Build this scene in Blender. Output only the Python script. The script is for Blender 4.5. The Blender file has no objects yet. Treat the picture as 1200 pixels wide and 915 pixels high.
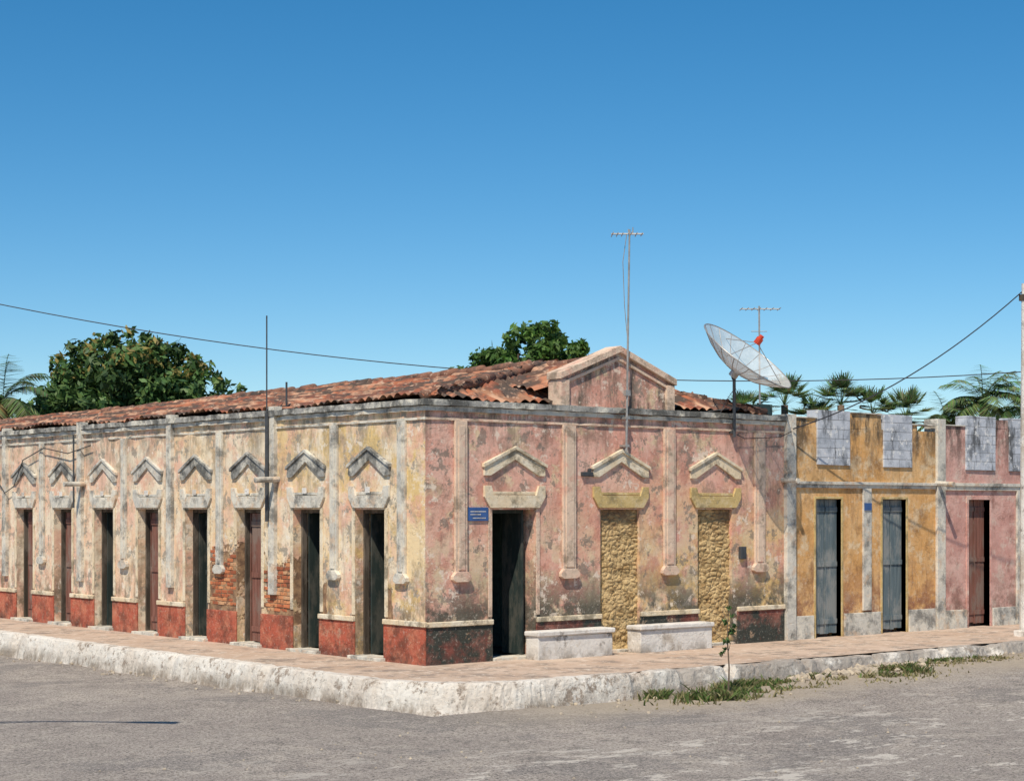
import bpy, bmesh, math, random
import numpy as np
from mathutils import Vector, Matrix, noise as mnoise
random.seed(7); np.random.seed(7)
scene=bpy.context.scene
COL=scene.collection

# ------------------------------------------------------------ helpers
def empty(name,loc=(0,0,0)):
    e=bpy.data.objects.new(name,None); e.location=loc; COL.objects.link(e)
    e.empty_display_size=.2
    return e
def setpar(o,p):
    if p is not None:
        o.parent=p
        o.matrix_parent_inverse=Matrix.Translation(p.location).inverted()
def mesh(name,verts,faces,mat=None,parent=None,smooth=False):
    me=bpy.data.meshes.new(name); me.from_pydata([tuple(v) for v in verts],[],faces); me.update()
    o=bpy.data.objects.new(name,me); COL.objects.link(o)
    if mat: me.materials.append(mat)
    if smooth: me.polygons.foreach_set('use_smooth',[True]*len(me.polygons))
    setpar(o,parent)
    return o
def fixn(o):
    bm=bmesh.new(); bm.from_mesh(o.data); bmesh.ops.recalc_face_normals(bm,faces=bm.faces); bm.to_mesh(o.data); bm.free()
class G:
    """geometry accumulator"""
    def __init__(s): s.v=[]; s.f=[]
    def box(s,x0,x1,y0,y1,z0,z1,j=0):
        b=len(s.v)
        for z in (z0,z1):
            for (x,y) in ((x0,y0),(x1,y0),(x1,y1),(x0,y1)):
                s.v.append((x+random.uniform(-j,j),y+random.uniform(-j,j),z+random.uniform(-j,j)))
        for q in ((3,2,1,0),(4,5,6,7),(0,1,5,4),(1,2,6,5),(2,3,7,6),(3,0,4,7)): s.f.append(tuple(b+i for i in q))
    def fbox(s,side,a0,a1,z0,z1,out,inn,j=0):
        if side=='L': s.box(-out,inn,a0,a1,z0,z1,j)
        else: s.box(a0,a1,-out,inn,z0,z1,j)
    def prism(s,side,pts,out,inn):
        n=len(pts); b=len(s.v)
        for d in (-out,inn):
            for (a,z) in pts: s.v.append((d,a,z) if side=='L' else (a,d,z))
        s.f.append(tuple(range(b,b+n))); s.f.append(tuple(reversed(range(b+n,b+2*n))))
        for i in range(n):
            k=(i+1)%n; s.f.append((b+k,b+i,b+n+i,b+n+k))
    def tube(s,pts,r,n=8,r2=None):
        pts=[Vector(p) for p in pts]; b=len(s.v); m=len(pts)
        for i,p in enumerate(pts):
            d=(pts[min(i+1,m-1)]-pts[max(i-1,0)]).normalized()
            a=d.orthogonal().normalized() if abs(d.z)>.99 else d.cross(Vector((0,0,1))).normalized()
            c=d.cross(a)
            rr=r if r2 is None else r+(r2-r)*i/(m-1)
            for k in range(n):
                t=2*math.pi*k/n; s.v.append(tuple(p+a*math.cos(t)*rr+c*math.sin(t)*rr))
        for i in range(m-1):
            for k in range(n):
                k2=(k+1)%n; s.f.append((b+i*n+k,b+i*n+k2,b+(i+1)*n+k2,b+(i+1)*n+k))
        s.f.append(tuple(reversed(range(b,b+n)))); s.f.append(tuple(range(b+(m-1)*n,b+m*n)))
    def obj(s,name,mat,parent=None,bevel=0,smooth=False):
        o=mesh(name,s.v,s.f,mat,parent,smooth); fixn(o)
        if bevel:
            md=o.modifiers.new('bevel','BEVEL'); md.width=bevel; md.segments=2; md.limit_method='ANGLE'
        return o

# ------------------------------------------------------------ materials
class M:
    def __init__(s,name,rough=.9,spec=.2):
        s.m=bpy.data.materials.new(name); s.m.use_nodes=True; s.nt=s.m.node_tree
        s.b=s.nt.nodes['Principled BSDF']; s.b.inputs['Roughness'].default_value=rough
        s.b.inputs['Specular IOR Level'].default_value=spec
        s.tc=s.nt.nodes.new('ShaderNodeTexCoord')
        s.sep=s.nt.nodes.new('ShaderNodeSeparateXYZ'); s.L(s.tc.outputs['Object'],s.sep.inputs[0])
    def L(s,a,b): s.nt.links.new(a,b)
    def put(s,v,sock):
        if isinstance(v,(int,float)): sock.default_value=v
        elif isinstance(v,(tuple,list)): sock.default_value=(*v[:3],1) if sock.type=='RGBA' else v
        else: s.L(v,sock)
    def noise(s,scale,detail=5,rough=.62,st=(1,1,1),seed=0,dist=0):
        mp=s.nt.nodes.new('ShaderNodeMapping'); mp.inputs['Scale'].default_value=st
        mp.inputs['Location'].default_value=(seed*3.7,seed*1.3,seed*2.1)
        s.L(s.tc.outputs['Object'],mp.inputs[0])
        n=s.nt.nodes.new('ShaderNodeTexNoise'); n.inputs['Scale'].default_value=scale
        n.inputs['Detail'].default_value=min(detail,6); n.inputs['Roughness'].default_value=rough
        n.inputs['Distortion'].default_value=dist
        s.L(mp.outputs[0],n.inputs['Vector']); return n.outputs['Fac']
    def mr(s,v,a,b,c=0,d=1):
        n=s.nt.nodes.new('ShaderNodeMapRange'); n.clamp=True
        s.put(v,n.inputs[0])
        for i,x in enumerate((a,b,c,d)): n.inputs[i+1].default_value=x
        return n.outputs[0]
    def math(s,op,a,b=0):
        n=s.nt.nodes.new('ShaderNodeMath'); n.operation=op; s.put(a,n.inputs[0]); s.put(b,n.inputs[1]); return n.outputs[0]
    def mix(s,f,a,b,mode='MIX'):
        n=s.nt.nodes.new('ShaderNodeMixRGB'); n.blend_type=mode
        s.put(f,n.inputs[0]); s.put(a,n.inputs[1]); s.put(b,n.inputs[2]); return n.outputs[0]
    def color(s,c): s.put(c,s.b.inputs['Base Color'])
    def bump(s,h,strength=.4,dist=.02):
        n=s.nt.nodes.new('ShaderNodeBump'); n.inputs['Strength'].default_value=strength; n.inputs['Distance'].default_value=dist
        s.L(h,n.inputs['Height']); s.L(n.outputs[0],s.b.inputs['Normal'])

def boxmask(m,ax,rects,ns,lo=.92,hi=.84,amp=1.9):
    tot=None
    for (yc,hy,zc,hz) in rects:
        a=m.math('DIVIDE',m.math('ABSOLUTE',m.math('SUBTRACT',m.sep.outputs[ax],yc)),hy)
        b=m.math('DIVIDE',m.math('ABSOLUTE',m.math('SUBTRACT',m.sep.outputs[2],zc)),hz)
        v=m.math('ADD',m.math('MAXIMUM',a,b),m.math('MULTIPLY',m.math('SUBTRACT',ns,.5),amp))
        k=m.mr(v,lo,hi)
        tot=k if tot is None else m.math('MAXIMUM',tot,k)
    return tot
def plaster(name,base,layers,bump=.6,bs=9,patches=None,rough=.92,holes=None):
    m=M(name,rough)
    c=m.mix(m.mr(m.noise(2.3,6,.72,seed=11),.3,.7),tuple(x*.84 for x in base),tuple(min(1,x*1.12) for x in base))
    for l in layers:
        f=m.mr(m.noise(l.get('s',1.),l.get('d',6),l.get('r',.7),l.get('st',(1,1,1)),l.get('seed',0)),l['lo'],l['hi'])
        for ax,k in (('z',2),('x',0),('y',1)):
            if ax in l: f=m.math('MULTIPLY',f,m.mr(m.sep.outputs[k],*l[ax]))
        if 'a' in l: f=m.math('MULTIPLY',f,l['a'])
        c=m.mix(f,c,l['c'])
    fine=m.noise(16,5,.8,seed=17)
    c=m.mix(m.mr(fine,.56,.70,0,.5),c,tuple(x*.38 for x in base))
    c=m.mix(m.mr(fine,.44,.34,0,.3),c,(.8,.72,.60))
    h=m.noise(bs,6,.78,seed=5)
    pl=m.mr(m.noise(1.7,6,.72,seed=23),.50,.515)
    h=m.math('ADD',h,m.math('MULTIPLY',pl,.45))
    if patches:
        tot=boxmask(m,1,patches,m.noise(2.6,5,.65,seed=31))
        c=m.mix(tot,c,m.mix(m.mr(m.noise(7,5,seed=3),.4,.62),(.20,.12,.075),(.40,.25,.14)))
        h=m.math('SUBTRACT',h,m.math('MULTIPLY',tot,2.0))
    m.color(c); m.bump(h,bump,.025)
    return m.m

BLK=(.045,.042,.038)
PATCH=[(6.50,.62,1.15,.72),(4.42,.55,1.05,.66),(3.05,.14,.95,.3),(1.02,.10,.95,.3)]
leftwall=plaster('plaster_left',(.80,.51,.375),[
    dict(c=(.82,.63,.37),s=.5,lo=.40,hi=.56,seed=1,y=(15,3,.2,1)),
    dict(c=(.84,.72,.54),s=1.5,lo=.47,hi=.56,seed=2,a=.9),
    dict(c=(.72,.50,.20),s=1.3,lo=.49,hi=.57,seed=4,y=(9,2,0,.9)),
    dict(c=(.72,.39,.28),s=1.2,lo=.53,hi=.61,seed=6,a=.7),
    dict(c=(.42,.32,.20),s=2.4,lo=.53,hi=.66,seed=7,a=.8),
    dict(c=(.26,.20,.14),s=4.5,st=(1,1,.14),lo=.53,hi=.69,seed=13,a=.6),
    dict(c=(.15,.135,.11),s=2.6,st=(1,1,.3),lo=.47,hi=.64,seed=8,z=(2.9,4.3,0,.88)),
    dict(c=(.18,.135,.09),s=2.2,st=(1,1,.6),lo=.47,hi=.60,seed=9,z=(1.8,.75,0,.87)),
    dict(c=(.30,.27,.22),s=3.2,lo=.565,hi=.60,seed=33,a=.8),
    dict(c=(.86,.79,.68),s=4.5,lo=.59,hi=.63,seed=10,a=.6)],patches=PATCH)
rightwall=plaster('plaster_right',(.73,.375,.285),[
    dict(c=(.79,.48,.375),s=.8,lo=.42,hi=.58,seed=1),
    dict(c=(.74,.51,.21),s=.9,lo=.40,hi=.52,seed=2,z=(3.5,1.6,0,.95),x=(3.3,5.8,.15,1)),
    dict(c=(.70,.55,.36),s=2.0,lo=.47,hi=.56,seed=3,z=(3.0,1.4,0,.93)),
    dict(c=(.74,.58,.36),s=1.5,lo=.55,hi=.60,seed=43,a=.8),
    dict(c=(.56,.25,.185),s=1.4,lo=.52,hi=.61,seed=6,a=.7),
    dict(c=(.28,.18,.135),s=2.1,lo=.53,hi=.64,seed=5,a=.65),
    dict(c=(.26,.17,.125),s=4.5,st=(1,1,.14),lo=.54,hi=.69,seed=13,a=.6),
    dict(c=(.14,.11,.085),s=3,st=(1,1,.25),lo=.47,hi=.63,seed=8,z=(3.1,4.3,0,.92)),
    dict(c=(.085,.085,.068),s=1.6,lo=.41,hi=.51,seed=9,z=(1.6,.85,0,.93)),
    dict(c=(.22,.19,.155),s=3.2,lo=.57,hi=.60,seed=33,a=.75),
    dict(c=(.82,.70,.57),s=4.5,lo=.58,hi=.62,seed=10,a=.7)])
dado_red=plaster('dado_red',(.50,.125,.075),[
    dict(c=(.58,.21,.125),s=3,lo=.45,hi=.6,seed=1),
    dict(c=(.20,.075,.05),s=2.5,lo=.48,hi=.62,seed=2,a=.85),
    dict(c=(.54,.34,.23),s=4,lo=.6,hi=.66,seed=3,a=.6),
    dict(c=BLK,s=3,lo=.42,hi=.6,seed=4,z=(.3,.0,0,.7))],bump=1,bs=26)
dado_dark=plaster('dado_dark',(.24,.08,.06),[
    dict(c=(.36,.16,.12),s=2.2,lo=.48,hi=.6,seed=1),
    dict(c=(.055,.06,.05),s=1.4,lo=.42,hi=.56,seed=2),
    dict(c=(.42,.30,.2),s=4,lo=.6,hi=.66,seed=3)],bump=.9,bs=18)
trim=plaster('trim_grey',(.60,.57,.50),[
    dict(c=(.76,.70,.58),s=2,lo=.45,hi=.6,seed=1),
    dict(c=(.17,.165,.15),s=2.6,lo=.48,hi=.62,seed=2,a=.85),
    dict(c=(.64,.46,.31),s=3.5,lo=.54,hi=.64,seed=3,a=.7)],bs=20)
trim_dark=plaster('trim_weathered',(.37,.36,.33),[
    dict(c=(.68,.64,.54),s=2.4,lo=.49,hi=.58,seed=1),
    dict(c=(.09,.09,.083),s=2.2,lo=.45,hi=.58,seed=2,a=.9)],bs=20)
trim_cream=plaster('trim_cream',(.76,.61,.41),[
    dict(c=(.80,.71,.55),s=2,lo=.45,hi=.6,seed=1),
    dict(c=(.24,.20,.14),s=2.8,lo=.51,hi=.63,seed=2,a=.85)],bs=20)
trim_pinkcream=plaster('trim_pinkcream',(.74,.56,.42),[
    dict(c=(.70,.42,.31),s=3,lo=.5,hi=.62,seed=1),
    dict(c=(.26,.20,.145),s=2.8,lo=.51,hi=.63,seed=2,a=.78)],bs=20)
trim_mustard=plaster('trim_mustard',(.60,.44,.19),[
    dict(c=(.70,.56,.33),s=3,lo=.52,hi=.62,seed=1,a=.8),
    dict(c=(.24,.19,.10),s=2.8,lo=.50,hi=.64,seed=2,a=.8)],bs=20)
yellowwall=plaster('plaster_ochre',(.70,.38,.14),[
    dict(c=(.75,.46,.21),s=1,lo=.42,hi=.58,seed=1),
    dict(c=(.76,.59,.38),s=2,lo=.52,hi=.60,seed=2,a=.8),
    dict(c=(.34,.18,.075),s=1.8,lo=.51,hi=.63,seed=3,a=.8),
    dict(c=(.28,.15,.08),s=4.5,st=(1,1,.14),lo=.53,hi=.67,seed=13,a=.6),
    dict(c=(.085,.07,.05),s=3,st=(1,1,.3),lo=.44,hi=.58,seed=4,z=(3.1,4.2,.05,.96)),
    dict(c=(.26,.11,.07),s=1.6,lo=.42,hi=.54,seed=5,z=(1.5,.5,0,.9))])
pinkwall=plaster('plaster_pink',(.62,.33,.275),[
    dict(c=(.70,.44,.37),s=1,lo=.42,hi=.58,seed=1),
    dict(c=(.30,.14,.11),s=1.8,lo=.52,hi=.64,seed=3,a=.7),
    dict(c=(.70,.56,.46),s=3,lo=.56,hi=.62,seed=7,a=.6),
    dict(c=(.09,.065,.055),s=3,st=(1,1,.3),lo=.45,hi=.59,seed=4,z=(3.1,4.3,.05,.93)),
    dict(c=(.17,.10,.075),s=1.6,lo=.43,hi=.57,seed=5,z=(1.3,.4,0,.85))])
whitewash=plaster('whitewash',(.76,.72,.66),[
    dict(c=(.46,.39,.31),s=1.8,lo=.50,hi=.62,seed=1,a=.8),
    dict(c=(.16,.135,.11),s=3,lo=.58,hi=.67,seed=2,a=.8),
    dict(c=(.22,.18,.14),s=2.5,lo=.42,hi=.56,seed=3,z=(.22,.0,0,.8))],bs=16)
def blockwork():
    m=M('grey_blockwork',.92)
    cx=m.nt.nodes.new('ShaderNodeCombineXYZ'); m.L(m.sep.outputs[0],cx.inputs[0]); m.L(m.sep.outputs[2],cx.inputs[1])
    br=m.nt.nodes.new('ShaderNodeTexBrick'); m.L(cx.outputs[0],br.inputs['Vector'])
    br.inputs['Scale'].default_value=1; br.inputs['Brick Width'].default_value=1.3; br.inputs['Row Height'].default_value=.19
    br.inputs['Mortar Size'].default_value=.009; br.inputs['Mortar Smooth'].default_value=.4; br.inputs['Color1'].default_value=(.58,.60,.64,1); br.inputs['Color2'].default_value=(.50,.53,.58,1)
    br.inputs['Mortar'].default_value=(.27,.28,.30,1)
    c=m.mix(m.mr(m.noise(2.4,6,.72,seed=1),.47,.62),br.outputs['Color'],(.31,.335,.375))
    c=m.mix(m.mr(m.noise(3,6,.72,st=(1,1,.3),seed=2),.51,.63),c,(.11,.115,.12))
    c=m.mix(m.mr(m.noise(7,6,.72,seed=6),.57,.62),c,(.72,.71,.69))
    m.color(c); m.bump(m.math('SUBTRACT',m.noise(14,6,.75),br.outputs['Fac']),.6,.02); return m.m
blocks=blockwork()
def rubble_mat():
    m=M('rubble_masonry',.95)
    a=m.nt.nodes.new('ShaderNodeVertexColor'); a.layer_name='Col'
    c=m.mix(m.mr(m.noise(4,6,.75),.43,.55),a.outputs[0],(.70,.50,.25))
    c=m.mix(m.mr(m.noise(9,6,.75,seed=5),.56,.64),c,(.22,.14,.07))
    c=m.mix(m.math('MULTIPLY',m.mr(m.noise(2,6,.7,seed=8),.42,.56),m.mr(m.sep.outputs[2],2.0,2.5,0,.85)),c,(.20,.12,.07))
    m.color(c); m.bump(m.noise(22,6,.78),1,.04); return m.m
rubble=rubble_mat()
def wood(name,c1,c2,c3,rough=.8):
    m=M(name,rough)
    n=m.noise(14,6,.7,st=(1,1,.08),seed=2)
    c=m.mix(m.mr(n,.35,.65),c1,c2)
    c=m.mix(m.mr(m.noise(3,6,.72,st=(1,1,.4),seed=6),.48,.60),c,c3)
    m.color(c); m.bump(n,.5,.01); return m.m
wood_brown=wood('wood_brown',(.14,.058,.042),(.26,.12,.09),(.22,.155,.125))
wood_blue=wood('wood_blue',(.085,.12,.135),(.15,.19,.205),(.25,.26,.25))
wood_teal=wood('wood_teal',(.018,.028,.026),(.035,.050,.046),(.08,.08,.068))
wood_dark=wood('wood_dark',(.045,.036,.028),(.09,.073,.056),(.15,.125,.10))
def simple(name,c,rough=.6,metal=0,var=.25,s=6):
    m=M(name,rough,.4); m.b.inputs['Metallic'].default_value=metal
    m.color(m.mix(m.mr(m.noise(s,5,.7),.35,.65),tuple(x*(1-var) for x in c),tuple(min(1,x*(1+var)) for x in c))); return m.m
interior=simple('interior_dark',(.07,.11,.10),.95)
metal_g=simple('galvanised_metal',(.36,.35,.33),.5,.4)
metal_d=simple('dark_metal',(.07,.075,.08),.6,.3)
cablem=simple('cable_black',(.03,.03,.035),.6)
orange=simple('orange_plastic',(.65,.07,.03),.5)
def dishm():
    m=M('dish_mesh',.5,.4); m.color(m.mix(m.mr(m.noise(3,5,.7),.4,.6),(.66,.65,.62),(.50,.49,.46))); m.b.inputs['Alpha'].default_value=.62; return m.m
dish_mat=dishm()
def tile_mat():
    m=M('roof_tiles',.85)
    a=m.nt.nodes.new('ShaderNodeVertexColor'); a.layer_name='Col'
    c=m.mix(m.mr(m.noise(1.6,6,.74,seed=2),.48,.61),a.outputs[0],(.085,.065,.055))
    c=m.mix(m.mr(m.noise(6,6,.7,seed=4),.57,.64),c,(.46,.31,.22))
    m.color(c); m.bump(m.noise(20,5,.7),.5,.01); return m.m
tile=tile_mat()
def brick_mat():
    m=M('clay_brick',.95)
    a=m.nt.nodes.new('ShaderNodeVertexColor'); a.layer_name='Col'
    c=m.mix(m.mr(m.noise(7,6,.7,seed=2),.52,.62),a.outputs[0],(.16,.08,.05))
    m.color(c); m.bump(m.noise(30,5,.75),.8,.015); return m.m
brickm=brick_mat()
def leafm(name,transl=.3):
    m=M(name,.55,.35)
    a=m.nt.nodes.new('ShaderNodeVertexColor'); a.layer_name='Col'
    m.color(a.outputs[0])
    tr=m.nt.nodes.new('ShaderNodeBsdfTranslucent'); m.L(a.outputs[0],tr.inputs[0])
    mx=m.nt.nodes.new('ShaderNodeMixShader'); mx.inputs[0].default_value=transl
    m.L(m.b.outputs[0],mx.inputs[1]); m.L(tr.outputs[0],mx.inputs[2])
    m.L(mx.outputs[0],m.nt.nodes['Material Output'].inputs[0]); return m.m
leaf=leafm('foliage')
bark=simple('bark',(.14,.10,.07),.95)
def setcol(o,C):
    ca=o.data.color_attributes.new('Col','FLOAT_COLOR','POINT')
    arr=np.ones((len(o.data.vertices),4),dtype=np.float32); arr[:,:3]=np.array(C); ca.data.foreach_set('color',arr.ravel())

# ------------------------------------------------------------ ground, road, sidewalk
def asphalt():
    m=M('old_asphalt',.93)
    c=m.mix(m.mr(m.noise(.45,6,.7,seed=1),.38,.62),(.33,.285,.25),(.43,.375,.325))
    c=m.mix(m.mr(m.noise(.28,6,.66,seed=9,st=(1,1.4,1)),.55,.565,0,.75),c,(.26,.235,.215))
    c=m.mix(m.mr(m.noise(.9,6,.75,seed=21),.54,.62),c,(.49,.425,.36))
    c=m.mix(m.mr(m.noise(2.2,6,.8,seed=3),.52,.62,0,.8),c,(.51,.45,.38))
    c=m.mix(m.mr(m.noise(2.7,6,.82,seed=13),.54,.62,0,.7),c,(.19,.17,.15))
    c=m.mix(m.mr(m.noise(40,3,.8,seed=4),.53,.62,0,.9),c,(.60,.53,.46))
    c=m.mix(m.mr(m.noise(26,3,.8,seed=14),.52,.59,0,.9),c,(.12,.105,.095))
    f=m.math('MULTIPLY',m.mr(m.noise(1.1,6,.82,seed=6,st=(1,2.2,1)),.56,.585),m.mr(m.sep.outputs[1],-5,-8,0,.9))
    c=m.mix(f,c,(.66,.60,.52))
    g=m.math('MULTIPLY',m.mr(m.math('ADD',m.sep.outputs[1],m.math('MULTIPLY',m.noise(.8,6,.7,seed=7),2.5)),-4.4,-3.0),m.mr(m.sep.outputs[0],-3,1,.0,.8))
    c=m.mix(g,c,(.47,.39,.29))
    m.color(c)
    h=m.math('ADD',m.noise(34,4,.8,seed=2),m.math('MULTIPLY',m.noise(3,6,.78,seed=8),1.4)); m.bump(h,.8,.04); return m.m
road_m=asphalt()
def dirt():
    m=M('sandy_soil',.95); m.color(m.mix(m.mr(m.noise(.6,6,.7),.35,.65),(.24,.18,.12),(.36,.29,.2))); m.bump(m.noise(8,6,.7),.6,.04); return m.m
dirt_m=dirt()
mesh('ground',[(-2500,-2500,-.75),(2500,-2500,-.75),(2500,2500,-.75),(-2500,2500,-.75)],[(0,1,2,3)],dirt_m)
def roadz(x,y):
    s=min(1,max(0,(x-1)/8)); s=s*s*(3-2*s)
    t=min(1,max(0,(y+9)/5)); q=min(1,max(0,(9-y)/9))*min(1,max(0,(y+9)/5))
    return -.40+.04*q*(1-s)+.22*s*t+.012*math.sin(x*1.3+y*.7)+.012*math.sin(y*1.7-x*.4)
xs=[-70+i*.5 for i in range(281)]; ys=[-60+i*.5 for i in range(261)]
v=[(x,y,roadz(x,y) if -2.3>x or y<-3.4 else -.55) for y in ys for x in xs]
W=len(xs)
f=[(j*W+i,j*W+i+1,(j+1)*W+i+1,(j+1)*W+i) for j in range(len(ys)-1) for i in range(W-1)]
mesh('road',v,f,road_m,smooth=True)

path=[(-2.15,45)]
y=45
while y>-1.2:
    y-=.5; path.append((-2.12+random.uniform(-.015,.015)+(.03*math.sin(y*.6)),y))
for i in range(1,13):
    t=math.pi/2*i/12; path.append((-2.12+1.9-1.9*math.cos(t),-1.35-1.85*math.sin(t)))
x=-.1
while x<45:
    x+=.5; path.append((x,-3.2+random.uniform(-.02,.02)))
kerb=empty('kerb_stones',(0,-3.2,0))
def kerbmat():
    m=M('limewashed_kerb',.93)
    c=m.mix(m.mr(m.noise(1.4,6,.72,seed=1),.40,.60),(.80,.75,.67),(.68,.60,.51))
    f=m.math('MULTIPLY',m.mr(m.noise(1.1,6,.74,seed=3),.40,.50),m.mr(m.sep.outputs[0],.8,3.2,.0,.88))
    c=m.mix(f,c,(.34,.30,.26))
    c=m.mix(m.mr(m.noise(2.6,6,.8,seed=5),.55,.61),c,(.36,.29,.23))
    c=m.mix(m.math('MULTIPLY',m.mr(m.noise(2.0,6,.78,seed=8,st=(1,1,.5)),.42,.56),m.mr(m.sep.outputs[2],-.18,-.36,0,.85)),c,(.28,.23,.18))
    c=m.mix(m.mr(m.noise(11,5,.8,seed=15),.57,.64,0,.7),c,(.2,.165,.13))
    m.color(c); m.bump(m.math('ADD',m.noise(9,6,.78),m.noise(3,5,.6,seed=3)),.9,.05); return m.m
km=kerbmat()
def normal(i):
    a=Vector(path[max(i-1,0)]); b=Vector(path[min(i+1,len(path)-1)]); d=(b-a).normalized()
    return Vector((d.y,-d.x))*-1
kv=[];kf=[]
prof=[(-.16,-.62),(-.10,-.34),(-.07,-.20),(-.03,-.07),(.0,-.01),(.03,.012),(.22,.014),(.27,-.03)]
dens=[]
for i in range(len(path)-1):
    a=Vector(path[i]); b=Vector(path[i+1])
    for k in range(6): dens.append((a.lerp(b,k/6),normal(i).lerp(normal(i+1),k/6)))
for i,(p,n) in enumerate(dens):
    nz=mnoise.noise(Vector((p.x*1.1,p.y*1.1,3)))
    right=min(1,max(0,(p.x-1.2)/1.5))
    chip=max(0,mnoise.noise(Vector((p.x*2.3,p.y*2.3,9)))-.22)*(.6+.4*right)
    gap=0
    if right>0 and (p.x%1.9)<.16: gap=.10*right
    for (o,z) in prof:
        w=.010 if -.5<z<.02 else 0
        front=1 if (o<.1 and z>-.5) else 0
        dz=-(chip*.2*(1 if o<.1 else .35)+gap*(1 if o<.25 else 0)+right*.03*(nz+.5)) if z>-.1 else 0
        q=p+n*(o+random.uniform(-w,w)+front*(nz*.03+chip*.22)); kv.append((q.x,q.y,z+dz+random.uniform(-w,w)*.6))
P=len(prof)
for i in range(len(dens)-1):
    for k in range(P-1): kf.append((i*P+k,i*P+k+1,(i+1)*P+k+1,(i+1)*P+k))
ko=mesh('kerb_band',kv,kf,km,kerb); fixn(ko)
def slabm():
    m=M('worn_concrete_paving',.92)
    c=m.mix(m.mr(m.noise(.8,6,.72,seed=1),.38,.62),(.47,.34,.25),(.57,.44,.34))
    c=m.mix(m.mr(m.noise(1.8,6,.78,seed=3),.51,.61),c,(.29,.23,.185))
    c=m.mix(m.mr(m.noise(6,6,.78,seed=4),.56,.62),c,(.66,.56,.46))
    m.color(c); m.bump(m.noise(12,6,.75),.6,.02); return m.m
pin=[(p+n*.2) for (p,n) in dens[::2]]
sv=[(p.x,p.y,.0) for p in pin]
poly=sv+[(45,.6,.0),(.6,.6,0),(.6,45,0)]
so=mesh('sidewalk',poly,[tuple(range(len(poly)))],slabm())
bm=bmesh.new(); bm.from_mesh(so.data); bmesh.ops.triangulate(bm,faces=bm.faces); bmesh.ops.recalc_face_normals(bm,faces=bm.faces)
bm.to_mesh(so.data); bm.free()

# ------------------------------------------------------------ corner house
house=empty('corner_house',(4.5,14,0))
H=4.30
LEN=28.0
dc=[1.576+1.975*i for i in range(13)]; dw=.435
DT=2.57
g=G()
prev=.40
for c in dc:
    g.box(0,.40,prev,c-dw,-.1,DT); prev=c+dw
g.box(0,.40,prev,LEN,-.1,DT)
g.box(0,.40,.40,LEN,DT,H)
g.obj('left_wall',leftwall,house)
g=G()
rd=[(1.415,2.388),(3.914,4.885),(6.392,7.32)]
prev=0
for a,b in rd:
    g.box(prev,a,0,.40,-.1,DT); prev=b
g.box(prev,8.93,0,.40,-.1,DT); g.box(0,8.93,0,.40,DT,H)
ow=g.obj('right_wall',rightwall,house)
ow.data.materials.append(leftwall)
for p in ow.data.polygons:
    if p.normal.x<-.9 and p.center.x<.01: p.material_index=1
g=G(); BC=[]
rs=random.Random(12)
for (yc,hy,zc,hz) in PATCH[:2]:
    r=0; z=zc-hz
    while z<zc+hz+.1:
        yy=yc-hy-.1+(r%2)*.115
        while yy<yc+hy+.1:
            L_=.205; ym=yy+L_/2; zm=z+.03
            d=max(abs(ym-yc)/hy,abs(zm-zc)/hz)+mnoise.noise(Vector((ym*2.3,zm*2.8,yc)))*.75+rs.uniform(-.06,.06)
            ok=d<.90 and zm>.70 and all(abs(ym-c)>dw+L_/2-.03 for c in dc) and rs.random()>.05
            if ok:
                o_=rs.uniform(.002,.018); b=len(g.v)
                g.box(-o_,.03,yy,yy+L_,z,z+.060,.006)
                k=rs.choice([(.56,.19,.085),(.46,.14,.065),(.62,.27,.125),(.34,.11,.055),(.58,.33,.18)])
                BC+= [k]*8
            yy+=.225
        z+=.076; r+=1
o=g.obj('exposed_bricks',brickm,house,.006); setcol(o,BC)
g=G()
g.prism('R',[(2.96,H),(5.70,H),(5.70,4.90),(4.33,5.42),(2.96,4.90)],-.002,.28)
g.obj('pediment_wall',rightwall,house)
g=G()
g.prism('R',[(2.90,4.86),(2.90,4.98),(4.33,5.52),(5.76,4.98),(5.76,4.86),(4.33,5.40)],.09,.30)
g.prism('R',[(3.10,4.80),(3.10,4.86),(4.33,5.32),(5.56,4.86),(5.56,4.80),(4.33,5.26)],.04,-.003)
g.fbox('R',2.93,3.13,H+.1,4.86,.06,.29); g.fbox('R',5.53,5.73,H+.1,4.86,.06,.29)
g.obj('pediment_moulding',trim_pinkcream,house,.008)
def cornice(name,side,a0,a1,z0,z1,out,inn,mat,step=.16,j=.012):
    gv=[];gf=[]
    n=max(2,int((a1-a0)/step))
    for i in range(n+1):
        a=a0+(a1-a0)*i/n
        ch=max(0,mnoise.noise(Vector((a*1.7,z0*5,out*40)))-.25)*.12
        for (d,z) in ((-out,z0),(-out,z1),(inn,z1),(inn,z0)):
            jd=random.uniform(-j,j)*.6+ch if d<0 else 0; jz=random.uniform(-j,j)*.6-(ch*.5 if (d<0 and z==z1) else 0)
            gv.append((d+jd,a,z+jz) if side=='L' else (a,d+jd,z+jz))
    for i in range(n):
        for k in range(4):
            k2=(k+1)%4; gf.append((i*4+k,i*4+k2,(i+1)*4+k2,(i+1)*4+k))
    gf.append((0,1,2,3)); gf.append((n*4+3,n*4+2,n*4+1,n*4))
    o=mesh(name,gv,gf,mat,house); fixn(o)
cornice('cornice_left','L',-.10,LEN,H,H+.10,.11,.42,trim_dark)
cornice('cornice_right','R',.42,8.80,H+.001,H+.101,.10,.41,trim_dark)
cornice('cornice_left_bead','L',-.055,LEN,H-.09,H-.012,.06,-.002,trim)
cornice('cornice_right_bead','R',.0,8.80,H-.09,H-.012,.055,-.002,trim)
cornice('frieze_left','L',-.03,LEN,H-.24,H-.20,.03,-.002,trim,j=.006)
cornice('frieze_right','R',.0,8.78,H-.24,H-.20,.028,-.002,trim_pinkcream,j=.006)

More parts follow.
